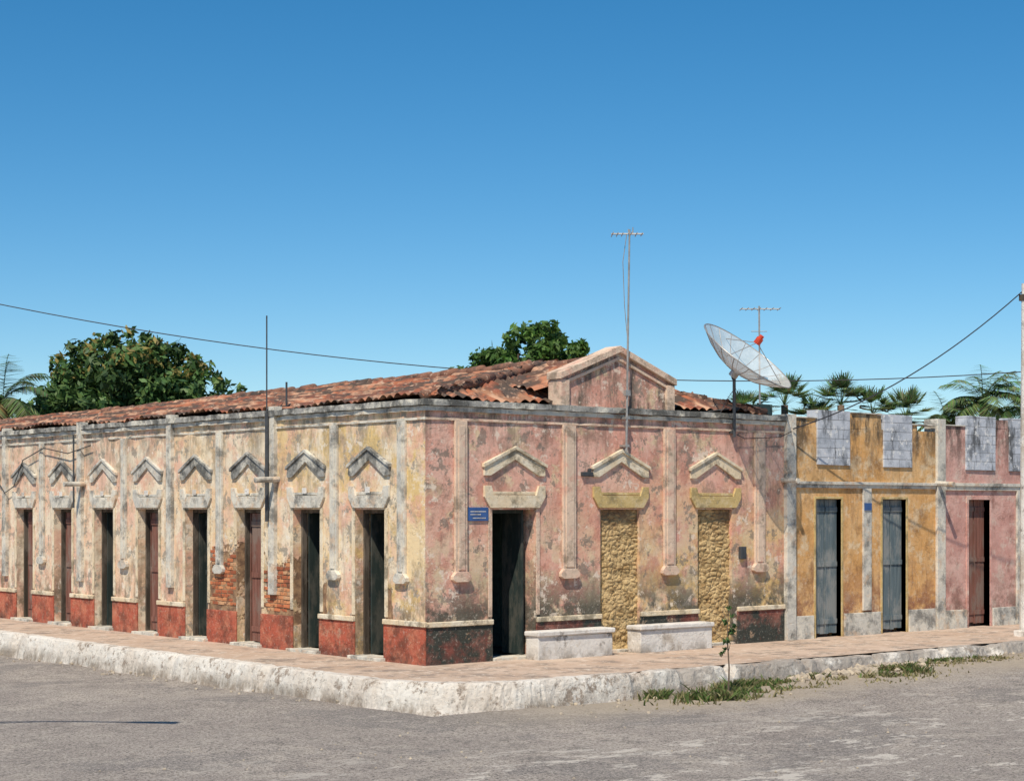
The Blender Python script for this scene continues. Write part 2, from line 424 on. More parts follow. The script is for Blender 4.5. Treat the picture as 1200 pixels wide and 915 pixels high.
def pilaster(gg,side,c,w,zb,zt,out=.055):
    gg.fbox(side,c-w/2,c+w/2,zb+.12,zt,out,-.001)
    gg.fbox(side,c-w/2+.055,c+w/2-.055,zb+.2,zt-.08,out+.018,-out+.002)
    gg.prism(side,[(c-w/2-.07,zb+.04),(c-w/2-.07,zb+.10),(c-w/2,zb+.17),(c+w/2,zb+.17),(c+w/2+.07,zb+.10),(c+w/2+.07,zb+.04),(c+w/2,zb),(c-w/2,zb)],out+.03,-.002)
gl=G()
pl=[.62,2.64,4.64,6.58,8.50,10.5,12.5,14.45,16.4,18.4,20.4,22.4,24.4,26.4]
for i,c in enumerate(pl):
    if i%2==0 and i>0: gl.fbox('L',c-.10,c+.10,1.0,H+.17,.085,.1)
    else: pilaster(gl,'L',c,.22,1.33,H-.245)
gl.obj('left_pilasters',trim,house,.006)
gr=G()
for c,w in ((.72,.25),(3.14,.30),(5.62,.28),(8.07,.28)): pilaster(gr,'R',c,w,1.36,H-.245)
gr.obj('right_pilasters',trim_pinkcream,house,.006)
gr=G(); gr.fbox('R',8.80,9.07,0,H+.14,.09,.3)
gr.obj('party_pilaster',trim,house,.008)

def hood(gg,side,c,w):
    gg.prism(side,[(c-w,3.15),(c-w,3.31),(c,3.60),(c+w,3.31),(c+w,3.15),(c+w-.14,3.15),(c,3.43),(c-w+.14,3.15)],.045,-.001)
    gg.prism(side,[(c-w-.03,3.29),(c-w-.03,3.35),(c,3.66),(c+w+.03,3.35),(c+w+.03,3.29),(c,3.60)],.075,-.002)
def lintel(gg,side,c,w):
    gg.prism(side,[(c-w,2.79),(c-w,2.98),(c-w+.15,2.98),(c-w+.21,2.82),(c+w-.21,2.82),(c+w-.15,2.98),(c+w,2.98),(c+w,2.79),(c+w-.13,2.60),(c-w+.13,2.60)],.05,-.001)
    gg.prism(side,[(c-w+.17,2.83),(c-w+.17,2.88),(c+w-.17,2.88),(c+w-.17,2.83)],.02,-.002)
gh=G(); gi=G(); gk=G()
for i,c in enumerate(dc):
    hood(gh if i in (0,1,2,3,6,7) else gk,'L',c,.60); lintel(gi,'L',c,.60)
gh.obj('left_hood_mouldings',trim_dark,house,.006); gk.obj('left_hood_mouldings_clean',trim,house,.006); gi.obj('left_lintels',trim,house,.006)
gh=G(); gi=G(); gj=G()
for i,(a,b) in enumerate(rd):
    hood(gh,'R',(a+b)/2,.68); lintel((gi,gj,gj)[i],'R',(a+b)/2,.68)
gh.obj('right_hood_mouldings',trim_cream,house,.006); gi.obj('right_lintel',trim_cream,house,.006); gj.obj('right_lintels_mustard',trim_mustard,house,.006)
gs=G()
for c in dc:
    gs.fbox('L',c-dw-.10,c-dw-.005,.75,DT+.03,.018,-.002); gs.fbox('L',c+dw+.005,c+dw+.10,1.9 if abs(c-5.526)<.1 else .75,DT+.03,.018,-.002)
gs.obj('left_door_surrounds',trim_cream,house,.004)
gs=G()
for a,b in rd[:1]:
    gs.fbox('R',b+.005,b+.09,.75,DT+.03,.018,-.002); gs.fbox('R',a-.09,a-.005,.75,DT+.03,.018,-.002)
gs.obj('right_door_surrounds',trim_pinkcream,house,.004)
gd=G(); gg=G()
prev=-.035
for i,c in enumerate(dc+[LEN+dw]):
    gd.fbox('L',prev,c-dw,-.05,.63,.035,-.002)
    if i not in (2,3): gg.fbox('L',prev-(.03 if prev<0 else 0),c-dw,.632,.72,.065,-.003)
    prev=c+dw
gd.obj('left_dado',dado_red,house,.01); gg.obj('left_dado_ledge',trim_cream,house,.012)
gd=G(); gg=G()
for a,b in ((.0,1.415),(2.388,3.914),(4.885,6.392),(7.45,8.79)):
    gd.fbox('R',a,b,-.05,.62,.030,-.002); gg.fbox('R',a,b,.622,.71,.06,-.003)
gd.obj('right_dado',dado_dark,house,.01); gg.obj('right_dado_ledge',trim_cream,house,.012)

def leaf_door(gg,side,a0,a1,z0,z1,d0,planks=3):
    n=planks; w=(a1-a0)/n
    for k in range(n):
        gg.fbox(side,a0+k*w+.004,a0+(k+1)*w-.004,z0+random.uniform(0,.03),z1,-(d0+random.uniform(0,.006)),d0+.035)
    for z in (z0+.2,(z0+z1)/2,z1-.25):
        gg.fbox(side,a0+.01,a1-.01,z,z+.10,-(d0-.018),d0-.001)
def frame(gg,side,a0,a1,z1,d0):
    gg.fbox(side,a0,a0+.055,.0,z1,-d0,d0+.09); gg.fbox(side,a1-.055,a1,.0,z1,-d0,d0+.09); gg.fbox(side,a0+.056,a1-.056,z1-.06,z1-.001,-d0,d0+.09)
gf_=G(); gb=G(); gt=G()
types=['o','o','b','t','b','t','b','b','b','t','b','b','b']
for c,t in zip(dc,types):
    frame(gf_,'L',c-dw+.001,c+dw-.001,DT-.001,.16)
    if t=='o':
        gt.box(.26,.60,c+dw-.12,c+dw-.08,.06,DT-.07)
        gt.box(.30,.62,c-dw+.07,c-dw+.11,.06,DT-.07)
    elif t=='b':
        leaf_door(gb,'L',c-dw+.06,c+dw-.25,.06,DT-.07,.17)
        gb.box(.24,.50,c+dw-.10,c+dw-.065,.06,DT-.07)
    else:
        leaf_door(gt,'L',c-dw+.06,c-.02,.06,DT-.07,.20,2)
        gt.box(.24,.60,c+dw-.12,c+dw-.085,.06,DT-.07)
gf_.obj('left_door_frames',wood_dark,house); gb.obj('left_brown_doors',wood_brown,house,.004); gt.obj('left_teal_doors',wood_teal,house,.004)
gf_=G(); a,b=rd[0]; frame(gf_,'R',a+.001,b-.10,DT-.001,.2)
gf_.box(b-.14,b-.10,.30,.75,.06,DT-.07); gf_.box(a+.07,a+.11,.3,.8,.06,DT-.07)
gf_.box(a+.25,a+.62,1.1,1.5,.02,.55); gf_.box(a+.22,a+.65,1.07,1.53,.56,.60)
gf_.obj('right_open_door',wood_teal,house,.004)
gg=G()
for c in dc: gg.box(-.14,.30,c-dw-.06,c+dw+.06,-.05,.055,.004)
for a,b in rd: gg.box(a+.002,b-.002,-.06,.30,-.05,.05)
gg.obj('door_thresholds',trim,house,.01)
# bricked up doors: lumpy adobe / stone infill modelled as relief
for a,b in rd[1:]:
    nx,nz=60,156; vv=[];ff=[];CC=[]
    for j in range(nz+1):
        for i in range(nx+1):
            xx=a+.001+(b-a-.002)*i/nx; zz=.05+(DT-.055)*j/nz
            p=Vector((xx*7,zz*11.5,a)); dst=mnoise.voronoi(p+mnoise.noise_vector(p*.6)*.35)[0]
            e_=min(1,(dst[1]-dst[0])*2.2); 
            lump=e_*.024+mnoise.noise(Vector((xx*3,zz*3,2)))*.03+mnoise.noise(Vector((xx*25,zz*25,1)))*.010
            vv.append((xx,.075-lump,zz))
            s_=mnoise.noise(Vector((xx*6,zz*9,7)))
            base=Vector((.62,.44,.21)).lerp(Vector((.48,.30,.13)),min(1,max(0,.5+s_)))
            base=base*(.5+.5*min(1,e_*1.8)); CC.append(tuple(base))
    for j in range(nz):
        for i in range(nx):
            q=j*(nx+1)+i; ff.append((q,q+1,q+nx+2,q+nx+1))
    o=mesh('bricked_up_doorway',vv,ff,rubble,house); setcol(o,CC)
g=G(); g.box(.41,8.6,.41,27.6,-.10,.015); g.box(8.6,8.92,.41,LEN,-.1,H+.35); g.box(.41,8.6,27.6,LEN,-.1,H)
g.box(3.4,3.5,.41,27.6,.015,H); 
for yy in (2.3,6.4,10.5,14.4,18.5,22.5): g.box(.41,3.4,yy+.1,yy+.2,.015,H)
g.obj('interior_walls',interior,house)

# roof -------------------------------------------------
def roof_plane(name,org,ud,vd,ulen,vlen,z0,slope,keep,sag=0,seed=0):
    rs=np.random.RandomState(seed)
    du=.04; dv=.085; nu=int(ulen/du); nv=int(vlen/dv)
    TW=.21; TL=.42
    tab=rs.uniform(-1,1,(int(vlen/TL)+3,int(ulen/TW)+3,3))
    pal=np.array([(.38,.135,.07),(.28,.10,.06),(.46,.20,.115),(.18,.08,.055),(.34,.17,.10),(.12,.075,.055),(.52,.30,.19),(.09,.065,.05)])
    pi=rs.randint(0,8,(tab.shape[0],tab.shape[1]))
    V=[];C=[];F=[]
    for j in range(nv+1):
        vv=j*dv
        r=int(vv/TL); fr=vv/TL-r
        for i in range(nu+1):
            uu=i*du
            c=int(uu/TW); t=tab[r,c]
            ph=(uu/TW-c)
            h=.055*math.sin(math.pi*ph)+.042*(1-fr)+.024*t[0]+.02*t[1]*(ph-.5)
            x=org[0]+ud[0]*uu+vd[0]*vv; y=org[1]+ud[1]*uu+vd[1]*vv
            z=z0+slope*vv*(1-sag*max(0,(y/28)))+h+.028*math.sin(uu*.9+seed)+.022*math.sin(uu*2.7+vv)
            V.append((x,y,z)); C.append(pal[pi[r,c]])
    for j in range(nv):
        for i in range(nu):
            q=j*(nu+1)+i; x,y,z=V[q]
            if keep(x,y): F.append((q,q+1,q+nu+2,q+nu+1))
    o=mesh(name,V,F,tile,house); setcol(o,C)
    return o
EZ=4.40; SL=.205; SH=.42; RX=4.30
def zl(x): return SL*(x-.08)
def zr(x): return SL*(8.6-x)
def zh(y): return SH*(y-.16)
roof_plane('roof_left_slope',(.08,.16),(0,1),(1,0),27.9,4.25,EZ,SL,lambda x,y: zl(x)<=zh(y)+.05,.22,1)
roof_plane('roof_right_slope',(8.55,.16),(0,1),(-1,0),27.9,4.25,EZ,SL,lambda x,y: zr(x)<=zh(y)+.05,.22,2)
roof_plane('roof_front_hip',(.08,.16),(1,0),(0,1),8.5,2.2,EZ,SH,lambda x,y: zh(y)<=min(zl(x),zr(x))+.05,0,3)
def ridge(pts,r=.085):
    g=G(); p=[Vector(a) for a in pts]
    for a,b in zip(p[:-1],p[1:]):
        L=(b-a).length; n=max(1,int(L/.42))
        for i in range(n):
            s=a.lerp(b,i/n); e=a.lerp(b,(i+1.12)/n)
            jz=random.uniform(-.02,.02)
            g.tube([s+Vector((0,0,jz+.012)),e+Vector((0,0,jz-.012))],r*random.uniform(.88,1.1),10)
    return g
g=ridge([(RX,2.1,5.30),(RX,12,5.22),(RX,20,5.15),(RX,28,5.09)],.10)
for gg2 in (ridge([(.1,.2,4.46),(RX,2.1,5.29)]),ridge([(8.5,.2,4.46),(RX,2.1,5.29)]),ridge([(RX,.3,5.27),(RX,2.1,5.29)])):
    b=len(g.v); g.v+=gg2.v; g.f+=[tuple(i+b for i in q) for q in gg2.f]
ro=g.obj('roof_ridge_tiles',tile,house,smooth=True); setcol(ro,[(.24,.12,.08)]*len(g.v))
roof_plane('gablet_left',(2.6,.28),(0,1),(1,0),1.9,1.72,4.66,.36,lambda x,y: True,0,5)
roof_plane('gablet_right',(6.0,.28),(0,1),(-1,0),1.9,1.72,4.66,.36,lambda x,y: True,0,6)
g=G()
for c in (4.66,12.5,20.4): g.tube([(.1,c-.16,3.13),(-.50,c-.16,3.11)],.055,10)
g.tube([(8.75,.1,3.15),(8.75,-.42,3.13)],.05,10)
g.obj('rainwater_spouts',trim,house)
g=G(); g.tube([(-.13,4.70,2.35),(-.13,4.70,4.35)],.035,8); g.tube([(-.13,4.70,4.35),(-.13,4.70,6.15)],.014,6); g.tube([(.35,4.78,4.45),(.35,4.78,4.95)],.02,6)
g.tube([(-.12,12.66,2.6),(-.12,12.66,4.2)],.02,6)
g.obj('conduit_mast',metal_d,house)
g=G()
g.tube([(-.09,11.9,3.95),(-.10,13,3.8),(-.10,14.2,3.95),(-.10,15.3,3.7),(-.1,15.8,3.1),(-.1,16.3,2.95),(-.1,17.2,3.6),(-.1,19,3.9)],.012,5)
g.tube([(8.9,-.12,4.1),(8.6,-.07,3.98),(7.6,-.07,3.93),(7.35,-.1,4.0)],.008,5)
g.obj('surface_wiring',cablem,house)
g=G(); g.box(7.50,7.66,-.07,.0,1.62,1.86); g.box(3.44,3.70,-.06,.0,3.16,3.24); g.box(3.60,3.66,-.05,-.001,3.241,3.30)
g.obj('meter_box_and_lamp_bracket',metal_d,house,.01)
g=G()
for i,c in enumerate(dc[:9]): g.fbox('L',c-.07,c+.07,2.86,2.96,.062,-.051)
g.obj('house_number_plates',whitewash,house)

# ------------------------------------------------------------ street sign
sg=empty('street_name_sign',(1.1,-.03,2.49))
blue=simple('blue_enamel',(.04,.10,.27),.4)
g=G(); g.box(.88,1.32,-.028,-.002,2.38,2.61); g.obj('plate',blue,sg,.004)
g=G()
for (a,b,z) in ((.93,1.27,2.54),(.93,1.15,2.49),(.98,1.24,2.43)):
    xx=a
    while xx<b:
        w=random.uniform(.012,.025); g.box(xx,xx+w,-.032,-.0285,z-.009,z+.009); xx+=w+.010
g.obj('lettering',whitewash,sg)

# ------------------------------------------------------------ neighbouring houses
yh=empty('ochre_house',(11.3,4,0))
def wall_open(gg,a0,a1,doors,zt,ztop):
    prev=a0
    for a,b in doors: gg.box(prev,a,0,.35,-.1,zt); prev=b
    gg.box(prev,a1,0,.35,-.1,zt); gg.box(a0,a1,0,.35,zt,ztop)
yd=[(9.738,10.52),(11.825,12.61)]
g=G(); wall_open(g,9.0,13.62,yd,2.78,4.22)
g.box(9.08,9.74,.002,.25,4.22,4.38,.01); g.box(10.82,11.80,.002,.25,4.22,4.52,.01); g.box(12.82,13.0,.002,.25,4.22,4.34,.01)
g.obj('ochre_wall',yellowwall,yh)
g=G(); g.box(9.77,10.77,-.035,.26,3.46,4.56,.006); g.box(11.86,12.79,-.035,.26,3.44,4.54,.006)
g.obj('parapet_blocks',blocks,yh,.008)
g=G(); g.box(9.075,13.58,-.075,-.002,3.07,3.13); g.box(9.075,13.58,-.045,-.003,3.0,3.068); g.box(11.18,11.44,-.045,-.002,.50,2.998)
g.box(9.075,9.76,-.03,.26,4.385,4.41); g.box(10.83,11.79,-.03,.26,4.525,4.55);g.box(12.80,13.58,-.03,.26,4.345,4.37)
g.obj('ledge_and_pilaster',trim,yh,.006)
g=G()
for a,b in ((9.075,9.66),(10.60,11.75),(12.69,13.58)): g.box(a,b,-.04,-.001,-.02,.46)
g.box(13.62,13.9,-.06,.3,.0,4.5)
g.obj('dado_and_party_pilaster',trim,yh,.008)
g=G()
for a,b in yd:
    g.box(a-.05,a,-.02,.25,.0,2.78); g.box(b,b+.05,-.02,.25,0,2.78); g.box(a-.05,b+.05,-.02,.2,2.781,2.83)
g.obj('door_frames',trim_mustard,yh,.004)
g=G()
for a,b in yd:
    m_=(a+b)/2; leaf_door(g,'R',a+.01,m_-.01,.06,2.77,.10,3); leaf_door(g,'R',m_+.01,b-.01,.06,2.77,.10,3)
g.obj('plank_doors',wood_blue,yh,.004)
g=G(); g.tube([(13.64,.05,3.13),(13.64,-.46,3.10)],.055,10); g.obj('rainwater_spout',trim,yh)
g=G(); g.box(9.05,13.6,.36,12,-.1,3.9); g.obj('body',pinkwall,yh)
g=G(); g.box(11.2,11.42,-.062,-.046,2.55,2.70); g.obj('house_number_plate',blue,yh)
ph=empty('pink_house',(16.5,4,0))
pd=[(14.77,15.55),(17.6,18.4)]
g=G(); wall_open(g,13.90,21,pd,2.78,4.36); g.box(15.76,16.22,.002,.25,4.36,4.55,.01)
g.obj('pink_wall',pinkwall,ph)
g=G(); g.box(14.66,15.72,-.035,.26,3.42,4.60,.006); g.box(16.26,17.3,-.035,.26,3.42,4.60,.006); g.obj('parapet_blocks',blocks,ph,.008)
g=G(); g.box(13.92,21,-.075,-.002,3.07,3.14); g.box(13.92,21,-.045,-.003,2.98,3.068); g.box(16.52,16.80,-.05,-.002,0,2.978)
g.box(13.92,14.64,-.03,.26,4.365,4.39); g.obj('ledge_and_pilaster',trim,ph,.006)
g=G()
for a,b in ((13.92,14.69),(15.63,16.5),(16.81,17.5)): g.box(a,b,-.04,-.001,-.02,.40)
g.obj('dado',trim,ph,.008)
g=G(); g.box(14.70,14.77,-.02,.25,0,2.78); g.box(15.55,15.62,-.02,.25,0,2.78); g.box(14.70,15.62,-.02,.2,2.781,2.85); g.obj('door_frame',pinkwall,ph)
g=G()
for a,b in pd:
    m_=(a+b)/2; leaf_door(g,'R',a+.01,m_-.01,.06,2.77,.14,3); leaf_door(g,'R',m_+.01,b-.01,.06,2.77,.14,3)
g.obj('plank_doors',wood_brown,ph,.004)
g=G(); g.box(13.9,21,.36,12,-.1,4.0); g.obj('body',pinkwall,ph)

# ------------------------------------------------------------ benches
def bench(x0,x1):
    e=empty('concrete_bench',((x0+x1)/2,-.24,0))
    g=G(); g.box(x0+.03,x1-.03,-.42,-.07,-.02,.40,.008); g.obj('base',whitewash,e,.02)
    g=G(); g.box(x0,x1,-.46,-.068,.402,.49,.008); g.obj('seat_slab',whitewash,e,.02)
bench(2.07,3.86); bench(4.48,6.38)

# ------------------------------------------------------------ satellite dish
sd=empty('satellite_dish',(7.29,-.09,4.6))
ax=Vector((.22,-.60,.78)).normalized(); e1=ax.orthogonal().normalized(); e2=ax.cross(e1)
vert=Vector((7.29,-.14,5.20)); F_=.66; R_=1.0
V=[];FF=[];nr=8;na=48
for i in range(nr+1):
    r=R_*i/nr+.001; d=r*r/(4*F_)
    for k in range(na):
        t=2*math.pi*k/na; V.append(vert+ax*d+(e1*math.cos(t)+e2*math.sin(t))*r)
for i in range(nr):
    for k in range(na):
        k2=(k+1)%na; FF.append((i*na+k,i*na+k2,(i+1)*na+k2,(i+1)*na+k))
mesh('mesh_reflector',V,FF,dish_mat,sd,True)
g=G()
def dp(r,t): return vert+ax*(r*r/(4*F_))+(e1*math.cos(t)+e2*math.sin(t))*r
for k in range(18):
    t=2*math.pi*k/18; g.tube([dp(r,t)-ax*.008 for r in (.05,.25,.5,.75,1.0)],.008,5)
for rr in (.5,1.0): g.tube([dp(rr,2*math.pi*k/48)-ax*.008 for k in range(49)],.012 if rr==1 else .007,6)
fp=vert+ax*(F_+.02)
for t in (.5,.5+2.094,.5+4.189): g.tube([dp(.85,t),fp],.008,5)
g.tube([vert-ax*.12,vert+ax*.02],.09,12)
g.obj('ribs_and_rim',metal_g,sd)
g=G(); g.tube([fp-ax*.02,fp+ax*.10],.07,12); g.tube([fp+ax*.10,fp+ax*.16],.045,10); g.obj('feed_horn',orange,sd)
g=G(); g.tube([(7.29,-.09,3.95),(7.29,-.09,5.1)],.032,10); g.tube([(7.29,-.09,5.05),tuple(vert-ax*.1)],.045,8)
g.box(7.24,7.34,-.075,0,4.02,4.07); g.tube([(7.29,-.09,4.5),(6.75,.25,4.42)],.01,6); g.tube([(7.29,-.13,4.9),(7.1,-.12,4.7),(6.95,-.05,4.4)],.006,5)
g.obj('mast',metal_d,sd)

# ------------------------------------------------------------ tv antennas
RT=Vector((.770,-.639,0)); FW=Vector((.638,.769,0))
an=empty('tv_antenna',(4.44,-.12,5))
g=G(); b0=Vector((4.42,-.14,3.62)); top=Vector((4.50,-.14,7.62))
g.tube([b0,top],.022,8,.016)
c=top-Vector((0,0,.08))
g.tube([c-RT*.33,c+RT*.25],.014,6)
for o,l in ((-.31,.34),(-.22,.30),(-.13,.28),(.02,.36),(.12,.3),(.22,.25)):
    p=c+RT*o; g.tube([p-FW*l-Vector((0,0,.02)),p+FW*l],.009,5)
g.tube([c+RT*.06+Vector((0,0,-.02)),c+RT*.06+Vector((0,0,.12))],.01,5); g.tube([c-RT*.02-FW*.05,c-RT*.02+FW*.1+Vector((0,0,.1))],.008,5)
g.box(4.38,4.50,-.17,-.11,4.62,4.72)
g.tube([c-RT*.05,c-RT*.12-Vector((0,0,.5)),c-RT*.09-Vector((0,0,1.3)),Vector((4.46,-.16,5.4))],.007,5)
g.box(4.38,4.48,-.16,0,3.70,3.74); g.box(4.39,4.49,-.16,0,4.20,4.24)
g.obj('mast_and_elements',metal_g,an)
an=empty('tv_antenna',(9.07,.9,5)); 
g=G(); b0=Vector((9.10,.9,3.85)); top=Vector((9.07,.9,6.66)); g.tube([b0,top],.02,6); c=top-Vector((0,0,.06))
g.tube([c-RT*.38,c+RT*.42],.013,6)
for o in (-.36,-.24,-.12,0,.13,.26,.40): p=c+RT*o; g.tube([p-FW*.25,p+FW*.25],.008,5)
g.tube([c-Vector((0,0,.45))-RT*.16,c-Vector((0,0,.45))+RT*.16],.008,5)
g.obj('mast_and_elements',metal_g,an)

# ------------------------------------------------------------ utility poles and cables
def pole(x,y,h,arm=True):
    e=empty('utility_pole',(x,y,0))
    g=G(); g.tube([(x,y,-.3),(x,y,h)],.12,12,.075); g.obj('shaft',whitewash,e)
    g=G()
    if arm: g.box(x-.6,x+.6,y-.05,y+.05,h-.35,h-.25)
    else: g.box(x-.09,x+.09,y-.09,y+.09,h-.35,h-.22)
    for dx in ((-.5,0.,.5) if arm else (.12,)): g.tube([(x+dx,y,h-.25),(x+dx,y,h-.12)],.035,8)
    g.obj('crossarm',wood_dark,e)
    g=G(); g.box(x-.17,x+.17,y-.17,y+.17,-.02,.12); g.obj('base_collar',whitewash,e,.02)
pole(13.46,-2.34,7.15,False)
pole(-1.3,25.5,9.5); pole(23.3,-1.0,6.5)
cb=empty('overhead_cable',(5,7,6))
g=G(); pts=[]
for i in range(41):
    X=-22.3+38.5*i/40; pts.append((10.99+.77*X,11.0-.639*X,5.79+.0053*(X-6.2)**2))
pts[0]=(-1.3,25.5,9.4)
g.tube(pts[1:],.013,5); g.obj('span',cablem,cb)
cb=empty('overhead_cable',(11,-1,6))
g=G(); a=Vector((13.4,-2.3,6.98)); b=Vector((8.93,-.12,4.15))
g.tube([a.lerp(b,t/16)-Vector((0,0,.55*4*(t/16)*(1-t/16)*.6)) for t in range(17)],.013,5); g.obj('service_drop',cablem,cb)
cb=empty('overhead_cable',(18,-1,6))
g=G(); g.tube([(13.4,-2.3,6.9),(16,-1.9,6.7),(19,-1.4,6.55),(23.3,-1,6.4)],.012,5); g.obj('span',cablem,cb)
# street lamp standing on the opposite corner (its arm's shadow falls on the road)
sl_=empty('street_lamp',(-12.6,-2.5,-.4))
g=G(); g.tube([(-12.6,-2.5,-.7),(-12.6,-2.5,7.3)],.11,12,.06)
tip=Vector((-10.45,-4.3,7.15)); pb=Vector((-12.6,-2.5,6.85))
g.tube([pb,pb.lerp(tip,.5)+Vector((0,0,.12)),tip],.045,8); g.tube([pb-Vector((0,0,.7)),pb.lerp(tip,.55)+Vector((0,0,.08))],.02,6)
d=(tip-pb).normalized(); g.obj('post_and_arm',metal_g,sl_)
g=G(); g.tube([tip-d*.1,tip+d*.12,tip+d*.42,tip+d*.55],.07,10,.12); g.obj('lamp_head',metal_g,sl_)

# ------------------------------------------------------------ foliage
def leaves(name,lobes,loc,n,size,cols,parent,top=None,seed=0):
    rs=np.random.RandomState(seed)
    loc=np.array(loc); rt=np.array(RT); fw=np.array(FW)
    cl=[]
    for i,l in enumerate(lobes):
        for k in range(int(26*l[3]**2)+5):
            d=rs.normal(size=3); d/=np.linalg.norm(d); 
            cl.append((np.array([l[0],l[1],l[2]])+d*l[3]*rs.uniform(.6,1.02),l[3]*rs.uniform(.16,.34),rs.uniform(.55,1.3)))
    pr=np.array([c[1]**2 for c in cl]); pr/=pr.sum()
    ci=rs.choice(len(cl),n,p=pr)
    V=np.zeros((n*4,3)); C=np.zeros((n*4,3))
    for i in range(n):
        c=cl[ci[i]]; d=rs.normal(size=3); d/=np.linalg.norm(d)
        p=c[0]+d*c[1]*rs.uniform(.4,1.1)
        nrm=d+rs.normal(size=3)*.6+np.array([0,0,.4]); nrm/=np.linalg.norm(nrm)
        a=np.cross(nrm,rs.normal(size=3)); a/=np.linalg.norm(a); b=np.cross(nrm,a)
        s=size*rs.uniform(.6,1.3)
        P=loc+rt*p[0]+fw*p[1]+np.array([0,0,p[2]])
        V[i*4:i*4+4]=[P-a*s,P-b*s*.42,P+a*s,P+b*s*.42]
        col=np.array(cols[rs.randint(len(cols))])*c[2]
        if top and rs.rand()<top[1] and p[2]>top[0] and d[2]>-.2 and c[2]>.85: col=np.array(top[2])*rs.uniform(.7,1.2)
        C[i*4:i*4+4]=col
    F=[(4*i,4*i+1,4*i+2,4*i+3) for i in range(n)]
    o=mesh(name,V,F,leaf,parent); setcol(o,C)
def tree(name,x,y,lobes,n,size,cols,top,seed,trunk_r=.25):
    e=empty(name,(x,y,0))
    g=G(); fork=Vector((x,y,2.6)); g.tube([(x,y,-.7),(x+.05,y,1),tuple(fork)],trunk_r,10,trunk_r*.7)
    for l in lobes:
        q=Vector((x,y,0))+RT*l[0]+FW*l[1]+Vector((0,0,l[2]))
        m_=fork.lerp(q,.5)+Vector((0,0,.3)); g.tube([fork-Vector((0,0,.2)),m_,q],trunk_r*.4,6,.03)
    g.obj('trunk_and_limbs',bark,e,smooth=True)
    leaves('crown',lobes,(x,y,0),n,size,cols,e,top,seed)
greens=[(.075,.155,.04),(.10,.19,.055),(.05,.11,.04),(.13,.21,.06)]
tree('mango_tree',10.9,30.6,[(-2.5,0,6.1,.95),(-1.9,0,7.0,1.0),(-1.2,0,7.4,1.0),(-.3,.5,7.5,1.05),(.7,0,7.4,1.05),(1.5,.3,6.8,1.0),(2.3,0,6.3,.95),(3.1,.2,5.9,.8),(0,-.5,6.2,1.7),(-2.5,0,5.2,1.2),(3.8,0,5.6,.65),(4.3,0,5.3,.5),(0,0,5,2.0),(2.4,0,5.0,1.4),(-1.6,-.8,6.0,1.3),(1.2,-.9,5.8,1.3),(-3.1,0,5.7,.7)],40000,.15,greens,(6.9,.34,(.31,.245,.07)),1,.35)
tree('mango_tree',14.4,14.67,[(-1.75,0,6.15,.5),(-1.2,0,6.4,.6),(-.7,0,6.6,.68),(-.1,0,6.9,.75),(.5,0,7.15,.78),(1.1,0,6.9,.75),(1.6,0,6.55,.6),(-.5,0,5.8,1.2),(.8,0,5.8,1.3),(-1.4,0,5.7,.8),(.2,.2,5,1.4)],22000,.12,[(.085,.18,.035),(.13,.22,.05),(.06,.13,.03)],None,2)
tree('leafy_tree',7.6,36,[(0,0,5.8,.8),(1,0,5.6,.8),(-1,0,5.5,.8),(2.2,0,5.3,.8)],5000,.13,greens,None,3)

def palm(x,y,z,R,fan=False,seed=0,nf=18):
    rs=random.Random(seed)
    e=empty('palm_tree',(x,y,0))
    g=G(); g.tube([(x,y,-.7),(x+.08,y,z*.5),(x,y,z)],.16,10,.12); g.obj('trunk',bark,e,smooth=True)
    V=[];F=[];C=[]
    def quad(p,q,w,col):
        d=(q-p); s=d.cross(Vector((rs.uniform(-.3,.3),rs.uniform(-.3,.3),1))); 
        if s.length<1e-4: s=Vector((1,0,0))
        s=s.normalized()*w; b=len(V)
        V.extend([p-s,p+s,q+s*.15,q-s*.15]); F.append((b,b+1,b+2,b+3)); C.extend([col]*4)
    for k in range(nf):
        az=2*math.pi*k/nf*1.618*2+rs.uniform(-.3,.3); el=rs.uniform(-.35,1.35)
        h=Vector((math.cos(az),math.sin(az),0))
        sh=rs.uniform(.7,1.4); base=(.17*sh,.25*sh,.10*sh) if el>-.1 else (.28,.24,.11)
        if fan:
            L=R*.6; d=(h*math.cos(el)+Vector((0,0,math.sin(el)))).normalized()
            p0=Vector((x,y,z)); p1=p0+d*L; quad(p0,p1,.02,base)
            s=d.cross(Vector((0,0,1))); s=s.normalized() if s.length>.01 else Vector((1,0,0)); u=s.cross(d)
            for t in range(-9,10):
                a=t*.19; dd=(d*math.cos(a)+s*math.sin(a)+u*.12*abs(t)/9).normalized()
                quad(p1,p1+dd*R*.52*rs.uniform(.8,1.05)+Vector((0,0,-.05)),.045,tuple(c*rs.uniform(.7,1.25) for c in base))
        else:
            p=Vector((x,y,z)); d=(h*math.cos(el)+Vector((0,0,math.sin(el)))).normalized(); n=18
            for i in range(n):
                q=p+d*(R/n); quad(p,q,.02,base)
                s=d.cross(Vector((0,0,1))); s=s.normalized() if s.length>.01 else Vector((1,0,0))
                ll=R*.34*math.sin(math.pi*(i+1.5)/(n+2))**.6
                for sg_ in (-1,1):
                    for ss in (0,.5):
                        pp=p.lerp(q,ss)
                        quad(pp,pp+(s*sg_*.8+d*.5+Vector((0,0,-.35+rs.uniform(-.15,.15)))).normalized()*ll,.026,tuple(c*rs.uniform(.7,1.3) for c in base))
                d=(d+Vector((0,0,-.095))).normalized(); p=q
    o=mesh('fronds',V,F,leaf,e); setcol(o,C)
palm(6.6,31.6,6.1,1.8,False,1,24)
palm(27.6,16.7,6.05,1.1,True,2,30); palm(29.06,15.5,6.05,1.1,True,3,30); palm(29.9,14.85,5.75,1.0,True,4,28)
